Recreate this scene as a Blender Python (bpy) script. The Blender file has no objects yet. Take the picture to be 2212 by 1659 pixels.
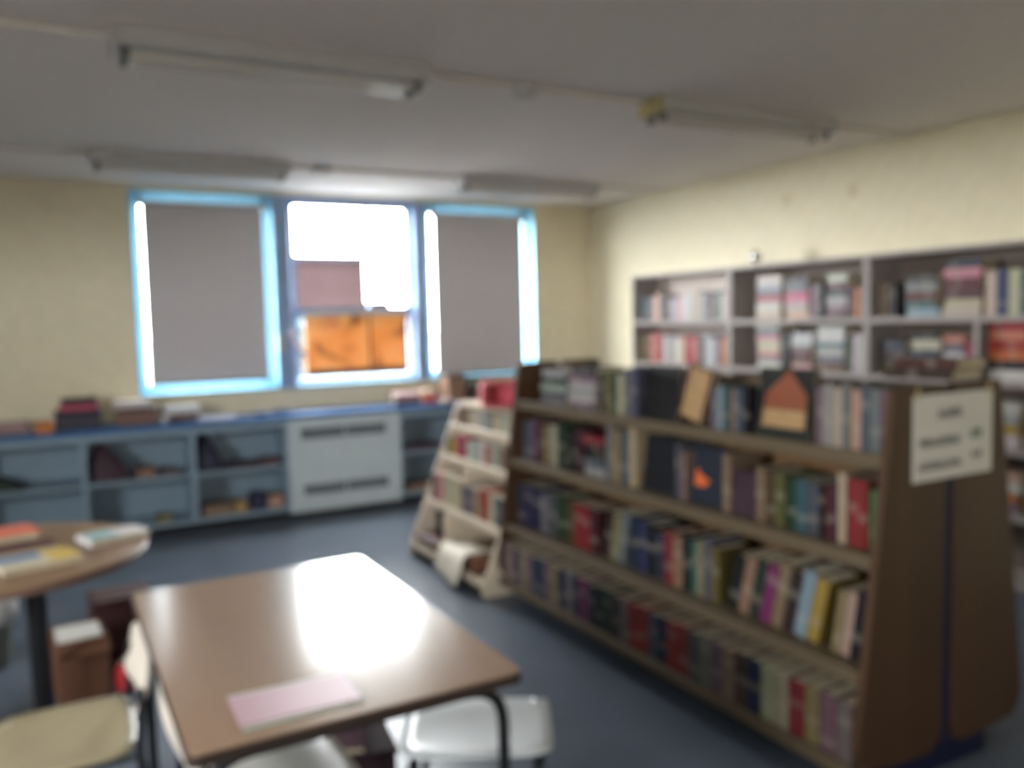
import bpy, math, random
from mathutils import Vector, Matrix, noise

random.seed(7)
scn = bpy.context.scene
C = scn.collection

# ------------------------------------------------------------------ camera
FPX, YAW, PITCH, ROLL, EYE = 1823.0, .498, .0767, -.0246, 1.56
f = Vector((math.sin(YAW)*math.cos(PITCH), math.cos(YAW)*math.cos(PITCH), -math.sin(PITCH)))
r0 = Vector((math.cos(YAW), -math.sin(YAW), 0)); u0 = r0.cross(f)
r = r0*math.cos(ROLL) + u0*math.sin(ROLL); u = -r0*math.sin(ROLL) + u0*math.cos(ROLL)
cam = bpy.data.cameras.new('camera'); cam_o = bpy.data.objects.new('camera', cam); C.objects.link(cam_o)
cam_o.matrix_world = Matrix(((r.x, u.x, -f.x, 0), (r.y, u.y, -f.y, 0), (r.z, u.z, -f.z, EYE), (0, 0, 0, 1)))
cam.sensor_width = 36; cam.lens = FPX/2212*36; cam.clip_start = .02; cam.clip_end = 200
# the phone missed its focus: the lens is set for something a hand's breadth away
cam.dof.use_dof = True; cam.dof.focus_distance = .15; cam.dof.aperture_fstop = 15.0
scn.camera = cam_o

# ------------------------------------------------------------------ world, daylight, exposure
w = bpy.data.worlds.new('overcast_sky'); scn.world = w; w.use_nodes = True
bg = w.node_tree.nodes['Background']; bg.inputs[0].default_value = (.985, .985, .99, 1); bg.inputs[1].default_value = 66.0
vs = scn.view_settings
vs.view_transform = 'Standard'; vs.look = 'None'; vs.gamma = 1; vs.use_curve_mapping = False; vs.exposure = 0.35
def portal(name, x, y, z, sx, sz, rx):
    l = bpy.data.lights.new(name, 'AREA'); l.shape = 'RECTANGLE'; l.size = sx; l.size_y = sz; l.cycles.is_portal = True
    o = bpy.data.objects.new(name, l); C.objects.link(o); o.location = (x, y, z); o.rotation_euler = rx
portal('daylight_portal', 2.365, 7.285, 1.825, 3.6, 1.62, (-math.pi/2, 0, 0))
portal('back_fill_portal', .1, -2.62, 1.75, .24, 1.1, (math.pi/2, 0, 0))  # serves the added fill window in the back wall
portal('side_fill_portal', -3.42, 1.3, 1.95, .7, 2.0, (0, -math.pi/2, 0))  # serves the added fill window in the left wall

# ------------------------------------------------------------------ helpers
def lin(c):
    return tuple((v/255/12.92 if v/255 <= .04045 else ((v/255+.055)/1.055)**2.4) for v in c)
MATS = {}
def mat(name, rgb, rough=.6, var=.08, scale=8.0, metal=0.0, spec=.4, bump=0.0, stretch=(1, 1, 1)):
    if name in MATS: return MATS[name]
    m = bpy.data.materials.new(name); m.use_nodes = True; nt = m.node_tree; b = nt.nodes['Principled BSDF']
    b.inputs['Roughness'].default_value = rough; b.inputs['Metallic'].default_value = metal
    b.inputs['Specular IOR Level'].default_value = spec
    c = lin(rgb)
    tc = nt.nodes.new('ShaderNodeTexCoord'); mp = nt.nodes.new('ShaderNodeMapping'); mp.inputs['Scale'].default_value = stretch
    n = nt.nodes.new('ShaderNodeTexNoise'); n.inputs['Scale'].default_value = scale; n.inputs['Detail'].default_value = 4
    ra = nt.nodes.new('ShaderNodeValToRGB')
    ra.color_ramp.elements[0].position = .3; ra.color_ramp.elements[1].position = .7
    ra.color_ramp.elements[0].color = (*[v*(1-var) for v in c], 1); ra.color_ramp.elements[1].color = (*[min(1, v*(1+var)) for v in c], 1)
    L = nt.links.new
    L(tc.outputs['Object'], mp.inputs[0]); L(mp.outputs[0], n.inputs[0]); L(n.outputs[0], ra.inputs[0]); L(ra.outputs[0], b.inputs['Base Color'])
    if bump:
        bp = nt.nodes.new('ShaderNodeBump'); bp.inputs['Strength'].default_value = bump; bp.inputs['Distance'].default_value = .01
        L(n.outputs[0], bp.inputs['Height']); L(bp.outputs[0], b.inputs['Normal'])
    MATS[name] = m
    return m

class MB:
    def __init__(s): s.v = []; s.f = []; s.smooth = False
    def add(s, vs_, fs): k = len(s.v); s.v += [tuple(p) for p in vs_]; s.f += [tuple(i+k for i in q) for q in fs]; return s
    def box(s, x0, x1, y0, y1, z0, z1):
        return s.add([(x0,y0,z0),(x1,y0,z0),(x1,y1,z0),(x0,y1,z0),(x0,y0,z1),(x1,y0,z1),(x1,y1,z1),(x0,y1,z1)],
                     [(0,3,2,1),(4,5,6,7),(0,1,5,4),(1,2,6,5),(2,3,7,6),(3,0,4,7)])
    def rbox(s, x0, x1, y0, y1, z0, z1, b=.004):
        # box with chamfered edges all round
        def ring(z, d):
            e = b+d if d else b
            return [(x0+e,y0+d,z),(x1-e,y0+d,z),(x1-d,y0+e,z),(x1-d,y1-e,z),(x1-e,y1-d,z),(x0+e,y1-d,z),(x0+d,y1-e,z),(x0+d,y0+e,z)]
        rs = ring(z0, b)+ring(z0+b, 0)+ring(z1-b, 0)+ring(z1, b)
        fs = [tuple(reversed(range(8))), tuple(range(24, 32))]
        for k in range(3):
            for i in range(8): j = (i+1) % 8; fs.append((k*8+i, k*8+j, k*8+8+j, k*8+8+i))
        return s.add(rs, fs)
    def prism(s, pts, axis, a0, a1):
        # pts: 2D outline (ccw); axis 'x','y','z' extruded between a0,a1
        n = len(pts)
        def P(p, a): return {'x': (a, p[0], p[1]), 'y': (p[0], a, p[1]), 'z': (p[0], p[1], a)}[axis]
        vs_ = [P(p, a0) for p in pts]+[P(p, a1) for p in pts]
        fs = [tuple(reversed(range(n))), tuple(range(n, 2*n))]+[(i, (i+1) % n, n+(i+1) % n, n+i) for i in range(n)]
        if axis == 'y': fs = [tuple(reversed(q)) for q in fs]
        return s.add(vs_, fs)
    def tube(s, pts, rad, n=10, bend=0.0, caps=True):
        P = [Vector(p) for p in pts]
        if bend:
            Q = [P[0]]
            for i in range(1, len(P)-1):
                a = (P[i-1]-P[i]); c = (P[i+1]-P[i]); d = min(bend, a.length*.48, c.length*.48); a = P[i]+a.normalized()*d; c = P[i]+c.normalized()*d
                for k in range(7):
                    t = k/6; Q.append(a*(1-t)**2+P[i]*2*t*(1-t)+c*t*t)
            Q.append(P[-1]); P = Q
        t0 = (P[1]-P[0]).normalized(); nrm = t0.orthogonal().normalized(); vs_ = []
        for i, p in enumerate(P):
            t = (P[min(i+1, len(P)-1)]-P[max(i-1, 0)]).normalized()
            nrm = (nrm-t*nrm.dot(t)).normalized(); b = t.cross(nrm)
            rr = rad[i] if isinstance(rad, (list, tuple)) else rad
            for k in range(n):
                a = 2*math.pi*k/n; vs_.append(p+nrm*math.cos(a)*rr+b*math.sin(a)*rr)
        m = len(P); fs = [(i*n+k, i*n+(k+1) % n, (i+1)*n+(k+1) % n, (i+1)*n+k) for i in range(m-1) for k in range(n)]
        if caps: fs += [tuple(reversed(range(n))), tuple(range((m-1)*n, m*n))]
        s.smooth = True
        return s.add(vs_, fs)
    def lathe(s, prof, cx=0, cy=0, n=24):
        vs_ = [(cx+rr*math.cos(2*math.pi*k/n), cy+rr*math.sin(2*math.pi*k/n), z) for rr, z in prof for k in range(n)]
        m = len(prof); fs = [(i*n+k, i*n+(k+1) % n, (i+1)*n+(k+1) % n, (i+1)*n+k) for i in range(m-1) for k in range(n)]
        fs += [tuple(reversed(range(n))), tuple(range((m-1)*n, m*n))]
        s.smooth = True
        return s.add(vs_, fs)
    def mesh(s, name):
        me = bpy.data.meshes.new(name); me.from_pydata(s.v, [], s.f); me.update()
        if s.smooth:
            for p in me.polygons: p.use_smooth = True
            try: me.set_sharp_from_angle(angle=math.radians(40))
            except Exception: pass
        return me
    def build(s, name, m, parent=None):
        me = s.mesh(name); me.materials.append(m)
        o = bpy.data.objects.new(name, me); C.objects.link(o); o.parent = parent
        return o
def tag(o, label, cat, group=None):
    o['label'] = label; o['category'] = cat
    if group: o['group'] = group
    return o
def thing(name, label, cat, loc=(0, 0, 0), rz=0, group=None):
    o = bpy.data.objects.new(name, None); C.objects.link(o); o.location = loc; o.rotation_euler = (0, 0, rz); o.empty_display_size = .1
    return tag(o, label, cat, group)
def struct(o): o['kind'] = 'structure'; return o
def B(*a): return MB().box(*a)
def RB(*a): return MB().rbox(*a)
ORD = ['zeroth','first','second','third','fourth','fifth','sixth','seventh','eighth','ninth','tenth','eleventh','twelfth','thirteenth','fourteenth','fifteenth','sixteenth','seventeenth','eighteenth','nineteenth','twentieth']
def ordw(n):
    if n <= 20: return ORD[n]
    t, q = n//10, n % 10
    return ({2:'twenty',3:'thirty',4:'forty',5:'fifty'}[t]+'-'+ORD[q]) if q else {3:'thirtieth',4:'fortieth',5:'fiftieth'}[t]

# ------------------------------------------------------------------ materials
M_ceil = mat('ceiling_paint', (240, 233, 228), .9, .03, 30, bump=.05)
M_wall = mat('cream_wall_paint', (237, 225, 195), .55, .04, 12, bump=.03)
M_floor = mat('blue_grey_lino', (90, 98, 111), .30, .10, 3.0, spec=.16)
M_blue = mat('pale_blue_frame_paint', (146, 196, 218), .5, .05)
M_bluepost = mat('grey_blue_post_paint', (136, 158, 190), .5, .05)
M_cab = mat('slate_blue_cabinet', (142, 162, 178), .5, .05)
M_rad = mat('radiator_cover_grey', (192, 204, 210), .45, .04)
M_top = mat('blue_laminate', (66, 104, 152), .5, .08, spec=.25)
M_kick = mat('black_kick', (22, 24, 32), .6, .1)
M_dark = mat('dark_slot', (46, 54, 66), .7, .1)
M_white = mat('white_enamel', (205, 203, 205), .35, .03)
M_tube = mat('unlit_tube_glass', (225, 220, 216), .18, .02, spec=.6)
M_socket = mat('lamp_socket', (120, 120, 124), .4, .05)
M_yell = mat('yellowed_plastic', (192, 176, 124), .5, .08)
M_shelf = mat('off_white_shelf', (156, 146, 142), .5, .05)
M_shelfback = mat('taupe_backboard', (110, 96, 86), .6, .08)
M_shelfback_lit = mat('lit_backboard', (206, 192, 184), .6, .05)  # daylight on the corner unit's back put into its colour
M_wood = mat('brown_woodgrain', (72, 49, 32), .45, .2, 6, stretch=(1, 1, .12))
M_woodsh = mat('tan_shelf_laminate', (96, 82, 63), .5, .1, 6, stretch=(1, .15, 1))
M_navy = mat('navy_paint', (18, 25, 66), .5, .1)
M_cream = mat('cream_rack_laminate', (216, 200, 178), .5, .06)
M_table = mat('brown_table_laminate', (160, 131, 109), .19, .10, 5, stretch=(1, .2, 1), spec=.23)
M_edge = mat('dark_edge_band', (58, 44, 38), .5, .1)
M_black = mat('black_tube_steel', (26, 27, 31), .35, .1)
M_chrome = mat('bright_rivet', (220, 220, 222), .2, .02, metal=.9)
M_seat = mat('beige_seat_plastic', (164, 151, 123), .4, .06)
M_seatg = mat('pale_grey_seat', (196, 192, 182), .35, .06)
M_seatw = mat('white_seat_plastic', (216, 220, 222), .3, .04)
M_paper = mat('white_paper', (222, 218, 210), .8, .04)
M_pages = mat('page_edges', (200, 186, 160), .85, .1, 30, stretch=(1, 6, 1))
M_ink = mat('grey_marker_ink', (70, 70, 76), .8, .1)
M_inkg = mat('green_marker_ink', (64, 92, 78), .8, .1)
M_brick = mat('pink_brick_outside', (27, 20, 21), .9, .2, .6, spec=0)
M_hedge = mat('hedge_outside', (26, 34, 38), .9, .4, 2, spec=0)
M_card = mat('cardboard', (118, 80, 62), .8, .1)

def glass_mat():
    m = bpy.data.materials.new('window_glass'); m.use_nodes = True; nt = m.node_tree; nt.nodes.clear()
    o = nt.nodes.new('ShaderNodeOutputMaterial'); t = nt.nodes.new('ShaderNodeBsdfTransparent'); g = nt.nodes.new('ShaderNodeBsdfGlossy'); x = nt.nodes.new('ShaderNodeMixShader')
    t.inputs[0].default_value = (.95, .97, .97, 1); g.inputs['Roughness'].default_value = .02; x.inputs[0].default_value = .06
    nt.links.new(t.outputs[0], x.inputs[1]); nt.links.new(g.outputs[0], x.inputs[2]); nt.links.new(x.outputs[0], o.inputs[0]); return m
M_glass = glass_mat()
def fabric_mat(name, rgb, trans, pic=False):
    # diffuse fabric or film that lets a little daylight through
    m = bpy.data.materials.new(name); m.use_nodes = True; nt = m.node_tree; nt.nodes.clear(); L = nt.links.new
    o = nt.nodes.new('ShaderNodeOutputMaterial'); d = nt.nodes.new('ShaderNodeBsdfDiffuse'); t = nt.nodes.new('ShaderNodeBsdfTranslucent'); x = nt.nodes.new('ShaderNodeAddShader')
    tc = nt.nodes.new('ShaderNodeTexCoord'); n = nt.nodes.new('ShaderNodeTexNoise'); ra = nt.nodes.new('ShaderNodeValToRGB')
    c = lin(rgb)
    if pic:
        n.inputs['Scale'].default_value = 3.2; n.inputs['Detail'].default_value = 3; n.inputs['Distortion'].default_value = .6
        els = ra.color_ramp.elements
        els[0].position = .33; els[0].color = (*lin((168, 112, 72)), 1); els[1].position = .74; els[1].color = (*lin((216, 130, 92)), 1)
        e = els.new(.45); e.color = (*lin((242, 178, 104)), 1); e = els.new(.56); e.color = (*lin((246, 196, 128)), 1)
    else:
        n.inputs['Scale'].default_value = 180
        ra.color_ramp.elements[0].color = (*[v*.95 for v in c], 1); ra.color_ramp.elements[1].color = (*[min(1, v*1.05) for v in c], 1)
    mul = nt.nodes.new('ShaderNodeMixRGB'); mul.blend_type = 'MULTIPLY'; mul.inputs[0].default_value = 1; mul.inputs[2].default_value = (trans, trans, trans, 1)
    L(tc.outputs['Object'], n.inputs[0]); L(n.outputs[0], ra.inputs[0]); L(ra.outputs[0], d.inputs[0]); L(ra.outputs[0], mul.inputs[1]); L(mul.outputs[0], t.inputs[0])
    L(d.outputs[0], x.inputs[0]); L(t.outputs[0], x.inputs[1]); L(x.outputs[0], o.inputs[0]); return m
M_blind = fabric_mat('grey_blind_fabric', (184, 178, 178), .068)
M_pic = fabric_mat('orange_picture_print', (230, 150, 60), .078, True)

def book_mat():
    m = bpy.data.materials.new('book_cover'); m.use_nodes = True; nt = m.node_tree; b = nt.nodes['Principled BSDF']; L = nt.links.new
    b.inputs['Roughness'].default_value = .5
    oi = nt.nodes.new('ShaderNodeObjectInfo'); tc = nt.nodes.new('ShaderNodeTexCoord'); sp = nt.nodes.new('ShaderNodeSeparateXYZ')
    a = nt.nodes.new('ShaderNodeMath'); a.operation = 'MULTIPLY_ADD'; a.inputs[1].default_value = .55; a.inputs[2].default_value = .2
    s_ = nt.nodes.new('ShaderNodeMath'); s_.operation = 'SUBTRACT'; ab = nt.nodes.new('ShaderNodeMath'); ab.operation = 'ABSOLUTE'
    lt = nt.nodes.new('ShaderNodeMath'); lt.operation = 'LESS_THAN'; lt.inputs[1].default_value = .07
    k = nt.nodes.new('ShaderNodeMath'); k.operation = 'MULTIPLY'; k.inputs[1].default_value = .25
    mx = nt.nodes.new('ShaderNodeMixRGB'); mx.inputs[2].default_value = (.38, .33, .26, 1)
    L(tc.outputs['Object'], sp.inputs[0]); L(oi.outputs['Random'], a.inputs[0]); L(sp.outputs['Z'], s_.inputs[0]); L(a.outputs[0], s_.inputs[1])
    L(s_.outputs[0], ab.inputs[0]); L(ab.outputs[0], lt.inputs[0]); lx = nt.nodes.new('ShaderNodeMath'); lx.operation = 'LESS_THAN'; lx.inputs[1].default_value = .03; l2 = nt.nodes.new('ShaderNodeMath'); l2.operation = 'MULTIPLY'
    L(sp.outputs['X'], lx.inputs[0]); L(lx.outputs[0], l2.inputs[0]); L(lt.outputs[0], l2.inputs[1]); L(l2.outputs[0], k.inputs[0]); L(k.outputs[0], mx.inputs[0]); L(oi.outputs['Color'], mx.inputs[1])
    L(mx.outputs[0], b.inputs['Base Color']); return m
M_book = book_mat()

# ------------------------------------------------------------------ the room
XR, YF, ZC, XL, YB = 4.813, 7.122, 2.66, -3.2, -2.4
struct(B(XL, XR, YB, YF, -.1, 0).build('floor', M_floor))
struct(B(XL-.2, XR+.2, YB-.2, YF+.16, ZC, ZC+.15).build('ceiling', M_ceil))
wf = MB(); WX0, WX1, WZ0, WZ1 = .58, 4.15, 1.035, 2.62
wf.box(XL, WX0, YF, YF+.16, -.1, ZC); wf.box(WX1, XR, YF, YF+.16, -.1, ZC); wf.box(WX0, WX1, YF, YF+.16, -.1, WZ0); wf.box(WX0, WX1, YF, YF+.16, WZ1, ZC)
struct(wf.build('wall_front', M_wall))
wr = struct(B(XR+.0015, XR+.2, YB, YF+.16, -.1, ZC).build('wall_right', M_wall))
wl_ = MB(); wl_.box(XL-.2, XL, YB, .3, -.1, ZC); wl_.box(XL-.2, XL, 2.3, YF+.16, -.1, ZC); wl_.box(XL-.2, XL, .3, 2.3, -.1, 1.6); wl_.box(XL-.2, XL, .3, 2.3, 2.3, ZC)
struct(wl_.build('wall_left', M_wall))
wb_ = MB(); wb_.box(XL-.2, -.0, YB-.2, YB, -.1, ZC); wb_.box(.24, XR+.2, YB-.2, YB, -.1, ZC); wb_.box(0, .24, YB-.2, YB, -.1, 1.2); wb_.box(0, .24, YB-.2, YB, 2.3, ZC)
struct(wb_.build('wall_back', M_wall))
# painted concrete blocks, joints just readable
bw, bh, j = .40, .2046, .004
blk = MB().rbox(-.004, .004, -bw/2+j/2, bw/2-j/2, -bh/2+j/2, bh/2-j/2, .0018).mesh('block'); blk.materials.append(M_wall)
hblk = MB().rbox(-.004, .004, -bw/4+j/2, bw/4-j/2, -bh/2+j/2, bh/2-j/2, .0018).mesh('half_block'); hblk.materials.append(M_wall)
for row in range(13):
    y = YF
    off = row % 2
    col = 0
    while y > 2.0:
        half = off and col == 0
        wd = bw/2 if half else bw
        o = bpy.data.objects.new('block', hblk if half else blk); C.objects.link(o); o.parent = wr
        o.location = (XR-.0, y-wd/2, bh*(row+.5)); y -= wd; col += 1

# ------------------------------------------------------------------ windows
posts = [(1.66, 1.79), (2.91, 3.01)]
bays = [(WX0, 1.66), (1.79, 2.91), (3.01, WX1)]
for n_, (x0, x1) in enumerate(bays, 1):
    fr = MB(); fw = .045 if n_ == 2 else .066; y0, y1 = 7.19, 7.25
    fr.box(x0+.012, x0+.012+fw, y0, y1, WZ0+.012, WZ1-.012); fr.box(x1-.012-fw, x1-.012, y0, y1, WZ0+.012, WZ1-.012)
    fr.box(x0+.012+fw, x1-.012-fw, y0, y1, WZ0+.012, WZ0+.012+fw); fr.box(x0+.012+fw, x1-.012-fw, y0, y1, WZ1-.012-fw, WZ1-.012)
    MF = M_bluepost if n_ == 2 else M_blue
    win = struct(fr.build('window_%d' % n_, MF))
    rv = MB(); yy0, yy1 = 7.115, 7.275
    rv.box(x0, x0+.012, yy0, yy1, WZ0, WZ1); rv.box(x1-.012, x1, yy0, yy1, WZ0, WZ1); rv.box(x0+.012, x1-.012, yy0, yy1, WZ1-.012, WZ1)
    rv.build('reveal_lining', MF, win)
    B(x0+.012, x1-.012, 7.095, yy1, WZ0-.012, WZ0+.012).build('sill', M_blue, win)
    gx0, gx1, gz0, gz1 = x0+.012+fw, x1-.012-fw, WZ0+.012+fw, WZ1-.012-fw
    if n_ == 2:
        B(gx0, gx1, y0, y1, 1.61, 1.70).build('middle_rail', M_bluepost, win)
        B(2.495, 2.513, y0+.01, y1-.01, 1.70, gz1).build('glazing_bar', M_bluepost, win)
        B(gx0, 2.495, y0+.015, y1-.015, 2.103, 2.117).build('glazing_bar', M_bluepost, win)
        B(2.513, gx1, y0+.015, y1-.015, 2.103, 2.117).build('glazing_bar', M_bluepost, win)
        for a, b, c, d in ((gx0, 2.495, 2.117, gz1), (2.513, gx1, 2.117, gz1), (gx0, 2.495, 1.70, 2.103), (2.513, gx1, 1.70, 2.103), (gx0, gx1, gz0, 1.61)):
            B(a, b, 7.217, 7.223, c, d).build('pane', M_glass, win)
        # opening hardware: bracket on the post and a curved stay arm
        br = RB(1.64, 1.70, 7.05, 7.098, 1.33, 1.48, .008).build('latch_bracket', M_white, win)
        for z in (1.36, 1.405, 1.45): B(1.645, 1.695, 7.044, 7.05, z-.006, z+.006).build('bracket_rib', M_socket, br)
        pts = [(1.745, 7.06, 1.53), (1.76, 7.06, 1.46), (1.80, 7.055, 1.385), (1.85, 7.06, 1.32), (1.885, 7.10, 1.29)]
        MB().tube(pts, [.012, .019, .022, .018, .012], 10).build('stay_arm', mat('pale_pink_plastic', (206, 186, 190), .4), win)
    else:
        B(gx0, gx1, 7.217, 7.223, gz0, gz1).build('pane', M_glass, win)
# unseen windows added as fill light, one in the back wall, one at left
fr = MB()
for x0, x1 in ((0, .02), (.22, .24)): fr.box(x0, x1, YB-.15, YB-.1, 1.2, 2.3)
for z0_, z1_ in ((1.2, 1.25), (2.25, 2.3)):
    for x0, x1 in ((.02, .22),): fr.box(x0, x1, YB-.15, YB-.1, z0_, z1_)
wn = struct(fr.build('window_4', M_blue))  # added opening, brightens the room from behind the camera
for x0, x1 in ((.02, .22),): B(x0, x1, YB-.128, YB-.122, 1.25, 2.25).build('pane', M_glass, wn)
fr = MB()
for y0_, y1_ in ((.3, .35), (1.275, 1.325), (2.25, 2.3)): fr.box(XL-.15, XL-.1, y0_, y1_, 1.6, 2.3)
for z0_, z1_ in ((1.6, 1.65), (2.25, 2.3)):
    for y0_, y1_ in ((.35, 1.275), (1.325, 2.25)): fr.box(XL-.15, XL-.1, y0_, y1_, z0_, z1_)
wn = struct(fr.build('window_5', M_blue))  # added opening, brightens the room from the left
for y0_, y1_ in ((.35, 1.275), (1.325, 2.25)): B(XL-.128, XL-.122, y0_, y1_, 1.65, 2.25).build('pane', M_glass, wn)
for x0, x1 in posts:
    o = struct(RB(x0, x1, 7.098, 7.275, WZ0-.012, WZ1, .006).build('trim_1' if x0 < 2 else 'trim_2', M_bluepost))
def blind(x0, x1, z0, z1, lab):
    t = thing('window_blind', lab, 'blind', ((x0+x1)/2, 7.145, z1), 0, 'blinds on the outer windows')
    hw = (x1-x0)/2
    B(-hw, hw, -.002, .002, z0-z1+.022, -.03).build('fabric', M_blind, t)
    MB().tube([(-hw, 0, -.018), (hw, 0, -.018)], .018, 12).build('roller', M_white, t)
    RB(-hw, hw, -.009, .009, z0-z1, z0-z1+.022, .003).build('bottom_rail', M_socket, t)
    for s in (-1, 1): RB(s*(hw+.012)-.01, s*(hw+.012)+.01, -.02, .02, -.05, 1.6*0+.058, .003).build('end_bracket', M_socket, t)
blind(.665, 1.585, 1.105, 2.55, 'grey roller blind drawn down over the left window')
blind(3.105, 4.035, 1.052, 2.55, 'grey roller blind drawn down over the right window by the corner')
pc = thing('window_picture', 'orange autumn-coloured picture fixed over the lower pane of centre window', 'picture', (2.37, 7.165, 1.125))
pr = B(-.465, .465, -.003, .003, .0, .505).build('print', M_pic, pc)
B(.098, .118, -.0045, -.0032, .0, .505).build('fold_strip', mat('brown_strip', (120, 84, 52), .6), pr)
B(-.465, .465, -.0045, -.0032, .0, .04).build('dark_border', mat('dark_brown_strip', (92, 58, 46), .6), pr)
B(-.475, .475, -.006, .006, -.012, 0).build('lower_strip', M_edge, pc)

# outside
struct(B(-60, 60, -60, 18, -.4, -.3).build('ground', mat('bounce_ground_outside', (72, 71, 67), .95, .3, 1.5, spec=0)))  # unseen near ground, tone chosen for its bounce onto the ceiling
struct(B(-60, 60, 18, 120, -.4, -.3).build('ground', mat('pale_concrete_lot', (140, 138, 134), .9, .1, .5, spec=0)))
bd = thing('brick_building', 'pinkish brick building seen through the centre window', 'building', (0, 26, -.3))
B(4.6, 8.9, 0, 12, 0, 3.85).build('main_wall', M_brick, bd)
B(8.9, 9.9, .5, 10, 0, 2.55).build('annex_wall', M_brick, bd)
B(4.4, 9.0, -.2, 12.2, 3.85, 3.95).build('roof_edge', mat('roof_flashing', (30, 26, 30), .9, spec=0), bd)
hd = MB()
hg = []
nx = 40
for i in range(nx+1):
    x = 4.9+4.3*i/nx
    for k, (yy, zz) in enumerate(((22, 0), (21.9, 1.7), (22.5, 2.1), (23.1, 1.7), (23.2, 0))):
        nn = noise.noise(Vector((x*1.3, k*3.1, 0)))*.22
        hg.append((x, yy+nn*.4, -.3+zz+(nn if zz else 0)))
hd.add(hg, [(i*5+k, i*5+5+k, i*5+6+k, i*5+1+k) for i in range(nx) for k in range(4)])
hd.smooth = True
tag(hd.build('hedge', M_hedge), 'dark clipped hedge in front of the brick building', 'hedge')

# ------------------------------------------------------------------ ceiling lights
def light(x0, x1, y, lab, cap=None):
    t = thing('ceiling_light', lab, 'ceiling light', ((x0+x1)/2, y, ZC), 0, 'fluorescent ceiling fixtures'); h = (x1-x0)/2
    MB().prism([(-.09, -.062), (-.082, -.07), (.082, -.07), (.09, -.062), (.09, -.001), (-.09, -.001)], 'x', -h, h).build('housing', M_white, t)
    for s in (-1, 1):
        tb_ = MB().tube([(-h+.045, s*.048, -.092), (h-.045, s*.048, -.092)], .015, 12).build('lamp_tube', M_tube, t)
        for e in (-1, 1): RB(e*(h-.03)-.015, e*(h-.03)+.015, s*.048-.02, s*.048+.02, -.116, -.0705, .004).build('lamp_socket', M_socket, tb_)
    for e in (-1, 1):
        mm = cap if (cap and e < 0) else M_white
        RB(e*(h+.008)-.0078, e*(h+.008)+.0078, -.095, .095, -.082, -.001, .003).build('end_cap', mm, t)
        B(e*h*.4-.012, e*h*.4+.012, -.012, .012, -.078, -.0703).build('clip', M_socket, t)
light(.27, 1.48, 3.51, 'fluorescent fixture nearest the camera, at top left of the ceiling')
light(2.76, 4.00, 3.51, 'fluorescent fixture with a yellowed end cap, nearest the right wall', M_yell)
light(.28, 1.48, 5.90, 'fluorescent fixture on the ceiling in front of the left window')
light(2.81, 4.03, 5.92, 'fluorescent fixture on the ceiling in front of the right window')
def conduit(y, xs, jb, lab):
    t = thing('ceiling_conduit', lab, 'conduit', (0, y, ZC), 0, 'conduit runs between the fixtures')
    for a, b in xs: MB().tube([(a, 0, -.014), (b, 0, -.014)], .013, 8).build('pipe', M_ceil, t)
    MB().lathe([(.02, -.062), (.05, -.055), (.058, -.03), (.058, -.001)], jb, 0).build('junction_box', M_white, t)
conduit(3.54, [(-3.19, .253), (1.497, 1.97), (2.09, 2.743), (4.017, 4.80)], 2.03, 'painted pipe and round box linking the two nearer light fixtures')
conduit(5.93, [(-3.19, .263), (1.497, 1.68), (1.80, 2.793), (4.047, 4.80)], 1.74, 'painted pipe and round box linking the two fixtures by the windows')

# ------------------------------------------------------------------ low blue wall cabinets
CY, CB, CZ = 6.724, 7.118, .84
def cab(x0, x1, lab):
    t = thing('low_cabinet', lab, 'cabinet', (x0, CY, 0), 0, 'open blue cabinets under the windows'); wd = x1-x0; d = CB-CY; th = .018
    B(.001, th, 0, d, .07, .80).build('side_panel', M_cab, t); B(wd-th, wd-.001, 0, d, .07, .80).build('side_panel', M_cab, t)
    B(th, wd-th, d-.012, d, .09, .80).build('back_panel', M_cab, t)
    B(th, wd-th, .002, d-.012, .07, .095).build('bottom_panel', M_cab, t)
    B(th, wd-th, .004, d-.012, .425, .447).build('shelf', M_cab, t)
    B(th, wd-th, -.002, .018, .755, .80).build('top_rail', M_cab, t)
    B(.001, wd-.001, .06, .08, 0, .07).build('toe_kick', M_kick, t)
cab(-1.325, -.585, 'open blue cabinet bay at far left, cut off by the frame')
cab(-.585, .155, 'open blue cabinet bay behind the round table, with a dark green lump')
cab(.155, .896, 'open blue cabinet bay with a dark red bag on its shelf')
cab(.896, 1.61, 'open blue cabinet bay beside the radiator cover, with a navy bag')
cab(2.56, 3.30, 'open blue cabinet bay to the right of radiator cover, behind cream rack')
cab(3.30, 4.05, 'open blue cabinet bay hidden mostly behind the brown bookcase')
cab(4.05, 4.80, 'open blue cabinet bay in the far corner of the room')
tag(RB(-1.6, 4.80, CY-.02, CB+.0, .802, .842, .005).build('countertop', M_top), 'long blue laminate countertop running beneath the windows', 'countertop')
rc = thing('radiator_cover', 'pale grey radiator cover with slotted grilles between the open cabinets', 'radiator cover', (1.612, CY-.012, 0)); rw = .946
m = MB(); bz0, bz1 = .05, .80
SL = [(.105, .455, .635, .725), (.475, .815, .635, .725), (.115, .455, .18, .265), (.475, .825, .18, .265)]
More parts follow.
